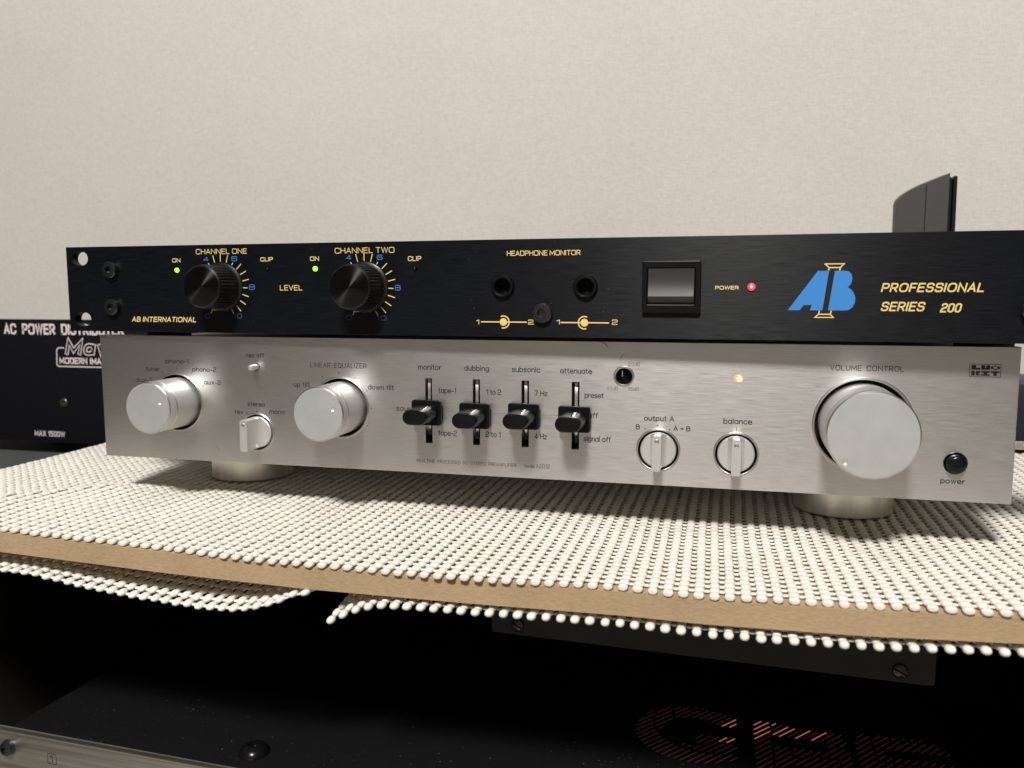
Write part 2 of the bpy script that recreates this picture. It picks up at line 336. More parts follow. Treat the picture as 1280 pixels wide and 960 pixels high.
UT=[('CHANNEL ONE', 79.3, 39.3, 29.1, 2.6, 'y'),
('CHANNEL TWO', 156.2, 38.7, 30.8, 2.7, 'y'),
('4', 83.5, 35.9, 2.9, 2.0, 'b'),
('6', 99.5, 35.75, 3.3, 2.3, 'b'),
('8', 108.8, 21.6, 3.4, 2.6, 'b'),
('0', 83.3, 7.2, 2.6, 2.4, 'd'),
('10', 99.7, 7.35, 4.6, 2.4, 'd'),
('4', 162.0, 35.7, 2.8, 2.2, 'b'),
('6', 178.0, 35.55, 2.9, 2.3, 'b'),
('8', 186.9, 21.15, 2.9, 2.5, 'b'),
('0', 161.4, 7.0, 3.1, 2.3, 'd'),
('10', 177.3, 7.0, 5.0, 2.2, 'd'),
('ON', 65.2, 35.45, 4.8, 2.0, 'yb'),
('CLIP', 115.8, 35.4, 6.9, 2.0, 'yb'),
('LEVEL', 126.1, 21.2, 12.2, 2.6, 'y'),
('ON', 142.9, 35.4, 4.8, 2.1, 'yb'),
('CLIP', 193.7, 34.8, 6.7, 2.2, 'yb'),
('AB INTERNATIONAL', 39.1, 5.15, 39.1, 2.9, 'i'),
('HEADPHONE MONITOR', 241.8, 36.55, 33.8, 2.3, 'y'),
('1', 227.1, 5.5, 1.4, 2.2, 'y'),
('2', 251.7, 5.7, 2.8, 2.2, 'y'),
('1', 264.9, 5.8, 1.5, 2.2, 'y'),
('2', 289.9, 5.95, 2.5, 2.3, 'y'),
('POWER', 333.8, 21.3, 9.7, 1.6, 'y'),
('PROFESSIONAL', 399.1, 20.15, 38.2, 3.7, 'i'),
('SERIES', 399.3, 12.5, 16.8, 3.8, 'i'),
('200', 421.3, 12.1, 8.1, 3.7, 'i'),
]
LT=[('phono-1', 39.6, 50.9, 13.8, 2.3),
('tuner', 27.5, 46.55, 8.5, 2.4),
('phono-2', 55.4, 46.85, 14.2, 2.4),
('aux-1', 21.0, 40.5, 9.6, 2.5),
('aux-2', 62.0, 40.25, 9.9, 2.4),
('rec off', 87.2, 54.8, 10.0, 2.3),
('stereo', 86.8, 29.7, 10.0, 2.5),
('rev', 79.4, 25.45, 4.8, 2.5),
('mono', 99.2, 26.15, 8.7, 2.4),
('LINEAR EQUALIZER', 122.9, 50.45, 30.1, 2.5),
('up tilt', 113.2, 40.4, 9.1, 2.6),
('down tilt', 153.6, 40.1, 13.6, 2.6),
('monitor', 179.8, 50.55, 11.9, 2.7),
('dubbing', 203.2, 50.5, 12.3, 2.7),
('subsonic', 226.6, 50.4, 13.6, 2.7),
('attenuate', 249.6, 50.3, 14.9, 2.6),
('tape-1', 190.1, 39.4, 8.9, 2.7),
('tape-2', 189.8, 18.75, 9.5, 2.7),
('1 to 2', 214.0, 39.3, 7.3, 2.7),
('2 to 1', 213.6, 18.95, 7.4, 2.7),
('7 Hz', 237.5, 39.45, 6.2, 2.6),
('4 Hz', 237.5, 18.95, 6.0, 2.7),
('preset', 261.1, 39.2, 8.8, 2.6),
('off', 263.0, 29.9, 4.4, 2.6),
('signal off', 260.8, 18.95, 12.7, 2.6),
('source', 168.3, 30.05, 11.8, 2.8),
('25dB', 280.9, 54.5, 5.4, 1.6),
('40dB', 271.2, 43.1, 5.3, 1.6),
('15dB', 281.0, 43.2, 5.0, 1.5),
('output A', 288.5, 29.6, 13.5, 2.5),
('B', 284.8, 25.5, 1.9, 2.3),
('A + B', 301.7, 25.45, 7.5, 2.3),
('balance', 323.4, 29.5, 12.3, 2.6),
('VOLUME CONTROL', 367.1, 54.25, 29.3, 2.4),
('power', 412.6, 7.5, 9.5, 2.4),
('REALTIME PROCESSED DC STEREO PREAMPLIFIER', 178.5, 5.05, 50.2, 1.7),
('model', 232.8, 5.1, 4.8, 1.6),
('A2012', 238.3, 5.2, 6.5, 1.9),
]

# ------------------------------------------------------------------ the setting: wall and the laminate top the gear stands on
wl = box('wall', -1600, 1900, 450, 470, -900, 1700, M['wall']); wl['kind'] = 'structure'

flr = box('bounce_floor', -2500, 2900, -3200, 449, -760, -750, mat('bounce_floor_boards', (.40, .37, .33), .5, 0, .4, mottled=[(3, (1, 6, 1), .85, 1.1)])); flr['kind'] = 'structure'  # unseen floor, added to bounce lamp light into the metal fronts
bounce_wall = box('wall', -2500, 2900, -2450, -2430, -749, 1700, M['wall']); bounce_wall['kind'] = 'structure'  # unseen wall behind the camera, added as a bright reflection for the metal
rack = thing('equipment_rack', 'open black equipment rack under the mat covered board, with grey laminate top', 'equipment rack', (200, 150, -260))
def in_rack(n, x0, x1, y0, y1, z0, z1, m, bev=.6): return box(n, x0-200, x1-200, y0-150, y1-150, z0+260, z1+260, m, rack, bev)
in_rack('rack_top', -420, 700, -8, 449, -52, -37, M['table'])
in_rack('side_panel', -98, -80, -10, 300, -749, -52.3, M['rack'])
in_rack('side_panel', 520, 538, -10, 300, -749, -52.3, M['rack'])
in_rack('back_panel', -79.7, 519.7, 285, 300, -749, -52.3, M['rack'])
in_rack('shelf', -79.7, 519.7, -10, 284.7, -227, -219.3, M['rack'])
in_rack('rack_base', -79.7, 519.7, -10, 284.7, -740, -730, M['rack'])

# ------------------------------------------------------------------ board: warped sheet of fibreboard
FX = [-130, -60, 10, 94, 163, 230, 290, 318, 372, 420, 480, 560]
FZ = [6.5, 6.0, 4.7, 2.0, .7, 1.0, 1.8, 1.4, 2.5, 4.8, 5.5, 6.0]
def warp(x, y):
    t = min(1., max(0., (12-y)/95)); return float(np.interp(x, FX, FZ))*t*t*(3-2*t)*1.0
def fold(x, y):                       # soft fold of the mat at its left front corner
    # the crease runs from (-2, 18) towards (-40, -52)
    s = (x+2)*.875 - (y-18)*.485
    a = max(0., min(1., (s+4)/13)); a = a*a*(3-2*a)
    return 5.0*a*math.exp(-max(0., s-8)/34.0)*max(0., min(1., (26-y)/26))*max(.15, min(1., (y+86)/34))
bx0, bx1, by0, by1 = -112, 560, -83, 345
nx, ny = 96, 40
V, F = [], []
for lay in (0, 1):
    for j in range(ny+1):
        for i in range(nx+1):
            x = bx0+(bx1-bx0)*i/nx; y = by0+(by1-by0)*(j/ny)**1.5
            V.append((x, y, (-23.0 if lay == 0 else -32.0)+warp(x, y)))
n1 = (nx+1)*(ny+1)
for j in range(ny):
    for i in range(nx):
        a = j*(nx+1)+i; F.append((a, a+1, a+nx+2, a+nx+1)); F.append((n1+a, n1+a+nx+1, n1+a+nx+2, n1+a+1))
for i in range(nx):
    a = i; F.append((a+1, a, n1+a, n1+a+1)); a = ny*(nx+1)+i; F.append((a, a+1, n1+a+1, n1+a))
for j in range(ny):
    a = j*(nx+1); F.append((a, a+nx+1, n1+a+nx+1, n1+a)); a += nx; F.append((a+nx+1, a, n1+a, n1+a+nx+1))
board = link_mesh('fibreboard', V, F, M['mdf'], smooth=40)
tag(board, 'bare tan fibreboard sheet lying between two cream bead mats', 'board')

# ------------------------------------------------------------------ bead mats
def bead_geo(rx, ry, rz, seg=10, rings=7):
    vv, ff = [(0, 0, -rz)], []
    sg = lambda v, e: math.copysign(abs(v)**e, v)
    for j in range(1, rings):
        ph = -math.pi/2+math.pi*j/rings
        for i in range(seg):
            a = 2*math.pi*i/seg
            vv.append((rx*sg(math.cos(ph), .8)*sg(math.cos(a), .85), ry*sg(math.cos(ph), .8)*sg(math.sin(a), .85), rz*sg(math.sin(ph), .9)))
    vv.append((0, 0, rz)); top = len(vv)-1
    for i in range(seg): ff.append((0, 1+(i+1) % seg, 1+i))
    for j in range(rings-2):
        for i in range(seg):
            a, b = 1+j*seg+i, 1+j*seg+(i+1) % seg; ff.append((a, b, b+seg, a+seg))
    for i in range(seg): ff.append((top-seg+i, top-seg+(i+1) % seg, top))
    return vv, ff
PX, PY = 5.5, 5.4
def build_mat(root, pos, single, zf, rnd, size=(1.95, 3.05, 1.12), bridge0=True, cut=True):
    """pos: (column, row, x, y); beads of the single set are objects of their own, the rest is one part with the links between columns"""
    bv, bf = bead_geo(*size); bva = np.array(bv); base = Vector(root.location)/S
    me1 = bpy.data.meshes.new('bead'); me1.from_pydata([(a*S, b*S, c*S) for a, b, c in bv], [], bf); me1.materials.append(M['foam']); me1.shade_smooth()
    me0 = me1.copy()
    if cut:
        for v_ in me0.vertices: v_.co.y = max(v_.co.y, -1.5*S)
    me0.name = 'bead'
    lv, lf = bead_geo(1.45, 1.0, .5, 6, 4); lva = np.array(lv)
    allv, allf, off = [], [], 0
    present = {(c, r_) for c, r_, _, _ in pos}
    for c, r_, x, y in pos:
        z = zf(x, y)+rnd.uniform(-.14, .14); z1, z2 = zf(x, y+2.5), zf(x, y-2.5); tilt = math.atan2(z1-z2, 5.0)
        zl, zr = zf(x-2.5, y), zf(x+2.5, y); tx = math.atan2(zr-zl, 5.0)
        jx, jy, js = rnd.uniform(-.16, .16), rnd.uniform(-.16, .16), rnd.uniform(.94, 1.06)
        if (c, r_) in single:
            o = bpy.data.objects.new('bead', me0 if r_ == 0 else me1); C.objects.link(o); o.parent = root
            o.location = (Vector((x+jx, y+jy, z))-base)*S; o.rotation_euler = (tilt, -tx, 0); o.scale = (js, js, 1)
        else:
            v = bva*[js, js, 1]; v = v+[x+jx, y+jy, z]; v[:, 2] += (v[:, 1]-y)*math.tan(tilt)+(v[:, 0]-x)*math.tan(tx)
            allv.append(v); allf += [tuple(k+off for k in f) for f in bf]; off += len(v)
        if (c+1, r_) in present and not (r_ == 0 and bridge0):
            xm = x+PX/2; v = lva+[xm, y+jy, (z+zf(x+PX, y))/2-.35]; v[:, 2] += (v[:, 0]-xm)*math.tan(tx)+(v[:, 1]-y)*math.tan(tilt)
            allv.append(v); allf += [tuple(k+off for k in f) for f in lf]; off += len(v)
    A = (np.concatenate(allv)-np.array(base))*S
    me = bpy.data.meshes.new('bead_field'); me.from_pydata(A.tolist(), [], allf)
    link_me('bead_field', me, M['foam'], root, smooth=180, kind='stuff')
top = thing('bead_mat', 'cream non-slip bead mat under the two stacked units, on top of the board', 'mat', (200, 0, -23))
rnd = random.Random(3)
wob = [rnd.uniform(-1, 1) for _ in range(400)]
def edge_shift(x):
    return .9*math.sin(x*.021+.5)+.6*math.sin(x*.067+2)
pos = []
ncol = int((556+107)/PX)
for c in range(ncol):
    for r_ in range(61):
        x = -107+c*PX; y = -82.1+r_*PY+edge_shift(x)*max(0, 1-r_/8)
        x += .55*math.sin(y*.03+c*.05)+.9*math.sin(x*.013)*(1 if True else 0)
        pos.append((c, r_, x, y))
single = {(c, r_) for c, r_, x, y in pos if r_ < 3 and -22 < x < 440}
top_z = lambda x, y: -21.75+warp(x, y)+fold(x, y)+.12*math.sin(x*.11+y*.05)
build_mat(top, pos, single, top_z, rnd)

lowl = thing('bead_mat', 'drooping left flap of cream bead mat sagging below the board edge', 'mat', (20, -40, -36), group=None)
BX = [-112, -40, 13.9, 28, 48.7, 78, 114, 132, 146.8, 155.9, 166]
BZ = [-35, -36, -37.2, -37.7, -40.7, -43.8, -45.0, -44.0, -39.9, -35.4, -33.0]
def zl(x, y):
    t = max(0., min(1.15, (-14-y)/72)); f = float(np.interp(x, BX, BZ))+1.5
    return -34.0+(f+34.0)*t**1.4
pos = []
for c in range(50):
    for r_ in range(16): x = -108+c*PX; pos.append((c, r_, x+.4*math.sin(r_), -82+r_*PY+1.0*math.sin(x*.03)))
build_mat(lowl, pos, {(c, r_) for c, r_, x, y in pos if r_ < 3 and x > -10}, zl, rnd, (1.95, 2.85, 1.2), bridge0=False, cut=False)
lowr = thing('bead_mat', 'lower right cream bead mat with one curled corner, its edge showing under the board', 'mat', (300, -40, -36))
CX = [172, 176, 180, 187, 194, 205, 235, 290, 320, 372, 420, 560]
CZ = [-42.5, -40.8, -38.4, -35.6, -33.6, -32.9, -32.6, -32.0, -32.6, -31.6, -28.9, -28]
def zr_(x, y):
    t = max(0., min(1.1, (-14-y)/72)); f = float(np.interp(x, CX, CZ))-.6
    return -34.2+(f+34.2)*t**1.4
pos = []
for c in range(70):
    for r_ in range(15):
        x = 173+c*PX; pos.append((c, r_, x, -84.6+r_*PY+.5*math.sin(x*.05)))
build_mat(lowr, pos, {(c, r_) for c, r_, x, y in pos if r_ < 1 and x < 440}, zr_, rnd, (1.8, 2.4, 1.35), cut=False)

# ------------------------------------------------------------------ preamplifier (silver)
pre = thing('preamplifier', 'silver brushed preamplifier with round knobs and four sliders, standing on the cream mat', 'preamplifier', (0, 0, 0))
W_, H_ = 440., 65.34
KN = [(45.3, 30.4, 12.95, 23.), (138.4, 30.6, 12.95, 23.5)]
VOL = (381.3, 30.9, 17.75, 26.0)
RO = [(91.6, 16.4), (295.0, 16.3), (329.2, 16.0)]
SL = [(185.1, 46.4, 14.9), (209.1, 46.4, 15.0), (233.0, 46.4, 15.05), (256.9, 46.35, 15.0)]
PLZ = [30.2, 29.5, 30.1, 29.6]
loops = [rect_pts(0, W_, 0, H_)]
for x, z, r, d in KN: loops.append(circle_pts(x, z, 14.6, 64))
loops.append(circle_pts(VOL[0], VOL[1], 19.6, 72))
for x, z in RO: loops.append(circle_pts(x, z, 9.1, 48))
for x, z1, z0 in SL: loops.append(rect_pts(x-1.7, x+1.7, z0, z1, 0))
loops += [circle_pts(279.1, 49.6, 3.75, 32), circle_pts(418.0, 16.3, 4.3, 32), circle_pts(92.6, 50.1, 2.0, 20), circle_pts(329.6, 49.7, 1.15, 16)]
curve_plate('front_panel', loops, M['brushed'], pre, 0, 5, .18)
box('backing_panel', 3, W_-3, 6.2, 7.4, 2, H_-2, M['hole'], pre)
box('chassis', 5, W_-5, 7.6, 262, 2, 62.4, M['chassis_grey'], pre, .5)
def ring(parent, x, z, r0, r1, y=-.0, m='edge'):
    prof = [(r1, -.5), (r1, .12), (r1-.25, .3), (r0+.25, .3), (r0, .1), (r0, -.6)]
    lathe('bezel_ring', prof, M[m], parent, (x, 0, z), 72, capped=False)
def silver_knob(x, z, r, d, dot_a, dot_r, hole):
    kb = lathe('control_knob', [(r*.9, -6), (r, -5.5), (r, d*.72), (r-.28, d*.735), (r-.28, d*.76), (r, d*.775), (r, d-.5), (r-.15, d-.15), (r-.5, d), (r-.62, d-.02), (r-.66, d-.8)], M['knob'], pre, (x, 0, z), 96, smooth=30)
    for q_ in (d-.02, d*.768): lathe('edge_line', [(r-.3, q_-.5), (r+.03, q_-.42), (r+.03, q_-.3), (r-.34, q_+.03), (r-.5, q_+.03)], M['edge'], kb, (0, 0, 0), 96, smooth=20, capped=False)
    # face with a real dimple
    a = R(dot_a); cx, cz = (r-dot_r)*math.cos(a), (r-dot_r)*math.sin(a)
    curve_plate('knob_face', [circle_pts(0, 0, r-.6, 96), circle_pts(cx, cz, 1.15, 24)], M['knob_face'], kb, -d-.03, .8, .08, smooth=0)
    lathe('index_dimple', [(1.15, -.9), (1.15, .04), (1.06, .0), (.9, -.2), (.5, -.38), (0.01, -.44)], M['knob'], kb, (cx, -d+.02, cz), 24, smooth=60)
    return kb
silver_knob(*KN[0], 22, 5.0, 14.6); silver_knob(*KN[1], 19, 4.6, 14.6)
silver_knob(*VOL, 228, 2.6, 19.6)
ring(pre, KN[1][0], KN[1][1], 14.62, 15.5); ring(pre, KN[0][0], KN[0][1], 14.62, 15.3)
ring(pre, VOL[0], VOL[1], 19.62, 20.7)
def rotary(x, z, d, rz, w_=3.9):
    """round base with a raised bar across it; the flanks of the bar sweep down to the base"""
    r = 8.05; kb = lathe('selector_knob', [(r*.9, -5), (r, -4.6), (r, -.3), (r-.5, .1), (0.01, .25)], M['knob'], pre, (x, 0, z), 64)
    V, F = [], []; n = 22; cols = [(-1.9, .2), (-1.35, .9), (-1.08, 2.2), (-1.0, 4.5), (-1.0, None), (1.0, None), (1.0, 4.5), (1.08, 2.2), (1.35, .9), (1.9, .2)]
    for i in range(n+1):
        zz = -r*.985+2*r*.985*i/n; lim = math.sqrt(max(0, r*r-zz*zz))
        for fx, dd in cols:
            xx = fx*w_/2; xx = math.copysign(min(abs(xx), max(lim, .05)), xx)
            V.append((xx, -(dd if dd is not None else d), zz))
    k = len(cols)
    for i in range(n):
        for j in range(k-1): a = i*k+j; F.append((a, a+1, a+k+1, a+k))
    F.append(tuple(range(k))[::-1]); F.append(tuple(n*k+j for j in range(k)))
    bm = bmesh.new(); me = bpy.data.meshes.new('t'); me.from_pydata(V, [], F); bm.from_mesh(me)
    br = from_bm('grip_bar', bm, M['knob'], kb, smooth=40)
    lathe('index_dimple', [(1.0, 0), (1.0, .05), (.88, .16), (.7, .12), (.55, .03), (0.01, .02)], M['edge'], br, (0, -d, r*.985-2.4), 24, smooth=60, capped=False)
    kb.rotation_euler = (0, rz, 0)
    ring(pre, x, z, 9.12, 10.0)
    return kb
rotary(RO[0][0], RO[0][1], 12.5, 0); rotary(RO[1][0], RO[1][1], 9.6, R(1)); rotary(RO[2][0], RO[2][1], 9.6, 0)
# sliders
for i, (x, z1, z0) in enumerate(SL):
    zc = PLZ[i]
    bm = bmesh.new()   # curved silver track seen through the slot
    n = 16
    prev = None
    for k in range(n+1):
        zz = z0+.4+(z1-1.0-z0)*k/n; yy = 1.0+4.6*((zz-zc-4.5)/16)**2
        sh = .95*(yy/3)*(320-x)/381*3/1.0; a = bm.verts.new((x-.35-sh, yy, zz)); b = bm.verts.new((x+1.0-sh, yy+.1, zz))
        if prev: bm.faces.new((prev[0], prev[1], b, a))
        prev = (a, b)
    from_bm('slider_track', bm, M['bracket'], pre, smooth=60)
    pl = curve_plate('slider_plate', [rect_pts(x-7.4, x+7.4, zc-6.1, zc+6.1, 1.3)], M['black_plastic'], pre, -4.2, 2.2, .35)
    # tapered obround button
    V, F = [], []; lay = [(4.0, 12.6, 8.4), (6.0, 12.2, 7.9), (16.5, 11.9, 7.4), (19.8, 11.7, 7.2), (20.5, 11.2, 6.7), (20.6, 10.6, 6.2)]
    for d, ww, hh in lay: V += [(x+px, -d, zc+pz) for px, pz in obround(0, 0, ww, hh, 8)]
    m_ = 18
    for j in range(len(lay)-1):
        for q in range(m_): a, b = j*m_+q, j*m_+(q+1) % m_; F.append((a, b, b+m_, a+m_))
    F.append(tuple((len(lay)-1)*m_+q for q in range(m_)))
    bm = bmesh.new(); me = bpy.data.meshes.new('t'); me.from_pydata(V, [], F); bm.from_mesh(me)
    from_bm('slider_button', bm, M['gloss_black'], pl, smooth=28)
    box('stem', x-1.2, x+1.2, -4.3, 6, zc-3, zc+3, M['black_plastic'], pl)
# small controls
ring(pre, 279.1, 49.6, 3.76, 4.75)
lathe('trimmer_shaft', [(1.1, -6), (1.1, -1.3), (.8, -.9), (.01, -.9)], M['gloss_black'], pre, (278.6, 0, 49.6), 20)
box('trimmer_slot', 278.1, 278.5, .6, 1.2, 49.4, 52.1, M['bracket'], pre)
lathe('toggle_pin', [(1.5, -5), (1.5, 5.2), (1.25, 5.8), (.6, 6.0), (.01, 6.05)], M['knob'], pre, (92.6, 0, 50.1), 28, smooth=45)
lathe('power_button', [(3.9, -5), (3.9, 2.6), (3.6, 3.3), (2.8, 3.8), (1.5, 4.0), (.01, 4.05)], M['gloss_black'], pre, (418.0, 0, 16.3), 40, smooth=45, label='black round push button marked power')
ring(pre, 418.0, 16.3, 4.31, 4.75, m='screw')
lp_ = lathe('indicator_lamp', [(1.9, .02), (1.75, .25), (1.2, .45), (.01, .5)], mat('orange_halo', (.9, .35, .15), .3, 0, .5, emit=((1.0, .30, .12), .75)), pre, (329.4, 0, 49.7), 24, smooth=60, label='glowing orange indicator lamp with its halo as a dome')  # emissive dome stands in for the halo of light around the lamp
lathe('lamp_core', [(.95, .1), (.85, .7), (.5, .95), (.01, 1.0)], M['orange_led'], lp_, (.5, 0, 0), 20, smooth=60)
for x, y in ((51.5, 61), (382.5, 61), (51.5, 220), (382.5, 220)):
    lathe('foot', [(22.4, -20.2), (23.3, -19.7), (23.4, -18.6), (23.4, 1.0), (22.5, 1.9)], M['foot'], pre, (x, y, 0), 72, axis='z', smooth=35)
for s, x, z, wd_, cap in LT:
    small = cap < 2.0
    ml = s in ('25dB', '40dB', '15dB'); cp = s.isupper() and len(s) > 5
    text(s, x, z, wd_, cap, M['ink_grey'] if ml else M['ink'], pre, wd=.17 if small else (.30 if cp else .38), rr=.5 if not cp else .45, gap=.32 if cp else .24, space=.75 if cp else .4)
dot_mesh('position_dots', [(37.6, 45.9), (46.3, 48.3), (54.9, 46.1), (61.3, 39.4), (86.3, 25.9), (92.1, 27.2), (97.2, 26.0), (129.3, 45.8), (138.0, 48.0), (146.8, 45.7),
         (153.0, 39.4), (155.3, 30.8), (152.9, 22.1), (289.0, 26.0), (294.6, 27.5), (300.0, 25.9)], .32, M['ink'], pre)
V, F = [], []
ribbon(V, F, [(329.1, 28.3), (329.2, 26.2)], .25, -.03)
for a, b in ((193.4, 201), (217.3, 225), (241.2, 248.8)): ribbon(V, F, [(a, 30.6), (b, 30.6)], .16, -.03)
link_mesh('scale_lines', V, F, M['ink_grey'], pre)
# maker's block logo: outline with six block letters, three over three
V, F = [], []
lx0, lx1, lz0, lz1 = 421.3, 432.9, 52.9, 58.1
ribbon(V, F, [(lx0, lz0), (lx0, lz1), (lx1, lz1)], .22, -.03); ribbon(V, F, [(lx0, lz0), (lx1, lz0), (lx1, lz1)], .22, -.033)
def blk(cx, cz, rects):
    for a, b, c, d in rects:
        k = len(V); x0_, z0_ = cx, cz
        V.extend([(x0_+a*3.3, -.036, z0_+b*1.9), (x0_+c*3.3, -.036, z0_+b*1.9), (x0_+c*3.3, -.036, z0_+d*1.9), (x0_+a*3.3, -.036, z0_+d*1.9)]); F.append((k, k+1, k+2, k+3))
r1, r0 = lz0+2.9, lz0+.45
blk(lx0+.7, r1, [(0, 0, .5, 1), (.5, 0, 1, .4)]); blk(lx0+4.3, r1, [(0, 0, .44, 1), (.56, 0, 1, 1), (.44, 0, .56, .4)])
blk(lx0+7.9, r1, [(0, .2, .3, .8), (.3, 0, .7, .25), (.35, .75, .65, 1), (.7, .2, 1, .8)])
blk(lx0+.7, r0, [(0, 0, .4, 1), (.52, 0, .8, 1), (.8, .6, 1, 1), (.8, 0, 1, .35)]); blk(lx0+4.3, r0, [(0, 0, 1, .35), (.3, .35, .7, .65), (0, .65, 1, 1)])
blk(lx0+7.9, r0, [(0, .65, 1, 1), (.3, 0, .7, .65)])
link_mesh('logo', V, F, M['ink'], pre)
# scratches
V, F = [], []
for pts, ww in (([(268.0, 65.0), (270.3, 64.3), (271.9, 62.7)], .25), ([(270.3, 64.9), (271.1, 63.6)], .2), ([(277.1, 56.7), (277.4, 58.2), (278.8, 59.8)], .2), ([(68.0, 8.3), (69.2, 6.4), (69.6, 5.6)], .25)):
    ribbon(V, F, pts, ww, -.03)
link_mesh('scratch', V, F, M['ink_grey'], pre)
V, F = [], []
rs = random.Random(5)
for _ in range(26):
    x, z = rs.uniform(240, 436), rs.uniform(4, 62); l = rs.uniform(.3, .9); ribbon(V, F, [(x, z), (x+l*rs.uniform(.2, 1), z+l*rs.uniform(-.6, .8))], rs.uniform(.1, .3), -.02)
link_mesh('bright_nick', V, F, M['edge'], pre, kind='stuff')

# ------------------------------------------------------------------ power amplifier (black rack unit)
amp = thing('power_amplifier', 'black one-unit rack amplifier with two level knobs, stacked on the silver preamplifier', 'amplifier', (-15.19, -3.45, 67.41), -0.0223)
loops = [rect_pts(0, 482.6, 0, 44)]
for x in (8.5, 474.1):
    for z in (38.0, 6.2): loops.append(obround(x, z, 10.2, 7.0))
loops += [circle_pts(239.9, 22.9, 3.9, 40), circle_pts(278.0, 22.6, 3.9, 40), rect_pts(304.5, 326.3, 13.6, 31.6)]
curve_plate('front_panel', loops, M['black_brushed'], amp, 0, 4.6, .15)
box('chassis', 13, 462, 4.8, 250, 1.6, 42, M['chassis'], amp, .5)
for x in (26, 449):
    for y in (46, 225): lathe('pad', [(12, -4.8), (12, 1.5), (11, 1.58)], M['pad'], amp, (x, y, 0), 32, axis='z')
def hexscrew(parent, x, z, r, d, name='screw', m='screw'):
    s_ = lathe(name, [(r, 0), (r, d-.6), (r-.35, d-.15), (r-.9, d), (r*.42, d), (r*.40, d-.2), (r*.40, d-1.8), (.01, d-1.9)], M[m], parent, (x, 0, z), 40, smooth=30)
    return s_
for x in (28.5, 454.2):
    for z in (31.9, 12.8): hexscrew(amp, x, z, 4.3, 3.2)
hexscrew(amp, 258.5, 11.0, 4.6, 2.6)
for x, z in ((239.9, 22.9), (278.0, 22.6)):
    lathe('headphone_jack', [(5.4, -.2), (5.4, 1.2), (5.0, 1.8), (4.3, 1.9), (3.75, 1.5), (3.6, .6), (3.6, -3.5), (3.6, -7)], M['black_plastic'], amp, (x, 0, z), 56, capped=False)
    lathe('jack_dark_disc', [(3.58, -4.4), (.01, -4.4)], M['hole'], amp, (x, 0, z), 32, capped=False)  # black disc stands in for the shade deep inside the jack
curve_plate('switch_bezel', [rect_pts(303.1, 327.9, 11.3, 33.5, .8), rect_pts(305.2, 325.6, 14.9, 30.6, .4)], M['black_plastic'], amp, -2.2, 2.4, .25)
# rocker with a concave face
V, F = [], []; n = 14
for i in range(n+1):
    z = 15.2+15.1*i/n; t = i/n
    q_ = (t-.2)/.8; d = 4.0-1.5*q_-.7*math.sin(math.pi*q_) if t > .2 else 1.3+2.7*t/.2
    for x in (305.6, 305.9, 325.0, 325.3): V.append((x, -(d if 305.7 < x < 325.2 else d-.3), z))
for i in range(n):
    for j in range(3): a = i*4+j; F.append((a, a+1, a+5, a+4))
k = len(V)
for (x, z) in ((305.6, 15.2), (325.3, 15.2), (325.3, 30.3), (305.6, 30.3)): V.append((x, 1.5, z))
F += [(0, k, k+1, 3), (0, 1, 2, 3)][:1]; F.append((n*4+3, k+2, k+3, n*4)); F.append(tuple([k]+[i*4 for i in range(n+1)]+[k+3])); F.append(tuple([k+2]+[i*4+3 for i in range(n, -1, -1)]+[k+1]))
link_mesh('rocker_switch', V, F, M['rocker'], amp, smooth=35)
def black_knob(x, z):
    r, d, seg = 10.6, 16.5, 120; V, F = [], []
    prof = [(r+.2, .2), (r+.2, 1.6), (r, 2.2), (r, d-2.2), (r-.2, d-1.6), (r-.3, d-.6), (r-1.0, d)]
    for j, (rr_, dd) in enumerate(prof):
        for i in range(seg):
            a = 2*math.pi*i/seg; q = rr_-(.38 if (i % 3 == 0 and 2 <= j <= 4) else 0); V.append((q*math.cos(a), -dd, q*math.sin(a)))
    for j in range(len(prof)-1):
        for i in range(seg): a, b = j*seg+i, j*seg+(i+1) % seg; F.append((a, b, b+seg, a+seg))
    bm = bmesh.new(); me = bpy.data.meshes.new('t'); me.from_pydata(V, [], F); bm.from_mesh(me)
    kb = from_bm('level_knob', bm, M['knob_black'], amp, smooth=25, loc=(x, 0, z))
    # spun face: fine concentric turning so the light streaks across it
    fr = [(r-1.0, d)]; q = r-1.0
    while q > .5:
        q -= .28; fr.append((q, d-.012)); q -= .28; fr.append((q, d+.012))
    fr.append((.01, d)); lathe('knob_face', fr, M['knob_black_face'], kb, (0, 0, 0), 96, smooth=180)
    lathe('skirt', [(12.0, .02), (12.0, .5), (10.4, 1.3)], M['knob_black'], kb, (0, 0, 0), 80)
DL = [(93.2, 23.1), (171.4, 22.7)]
for x, z in DL:
    black_knob(x, z)
    V, F = [], []
    for k in [0]+list(range(8, 21)):
        a = R(-154+15.4*k); s, c = math.sin(a), math.cos(a)
        if abs(k-8) < .5 or abs(k-12) < .5: r0_, r1_ = 12.6, 13.6
        elif k == 16: r0_, r1_ = 12.4, 14.6
        else: r0_, r1_ = (12.6, 16.0) if k not in (0, 20) else (12.6, 14.6)
        ribbon(V, F, [(x+s*r0_, z+c*r0_), (x+s*r1_, z+c*r1_)], .42, -.03)
    ribbon(V, F, [(x-6.0, z-11.6), (x+3.0, z-11.6)], .35, -.034)
    link_mesh('dial_scale', V, F, M['yellow'], amp)
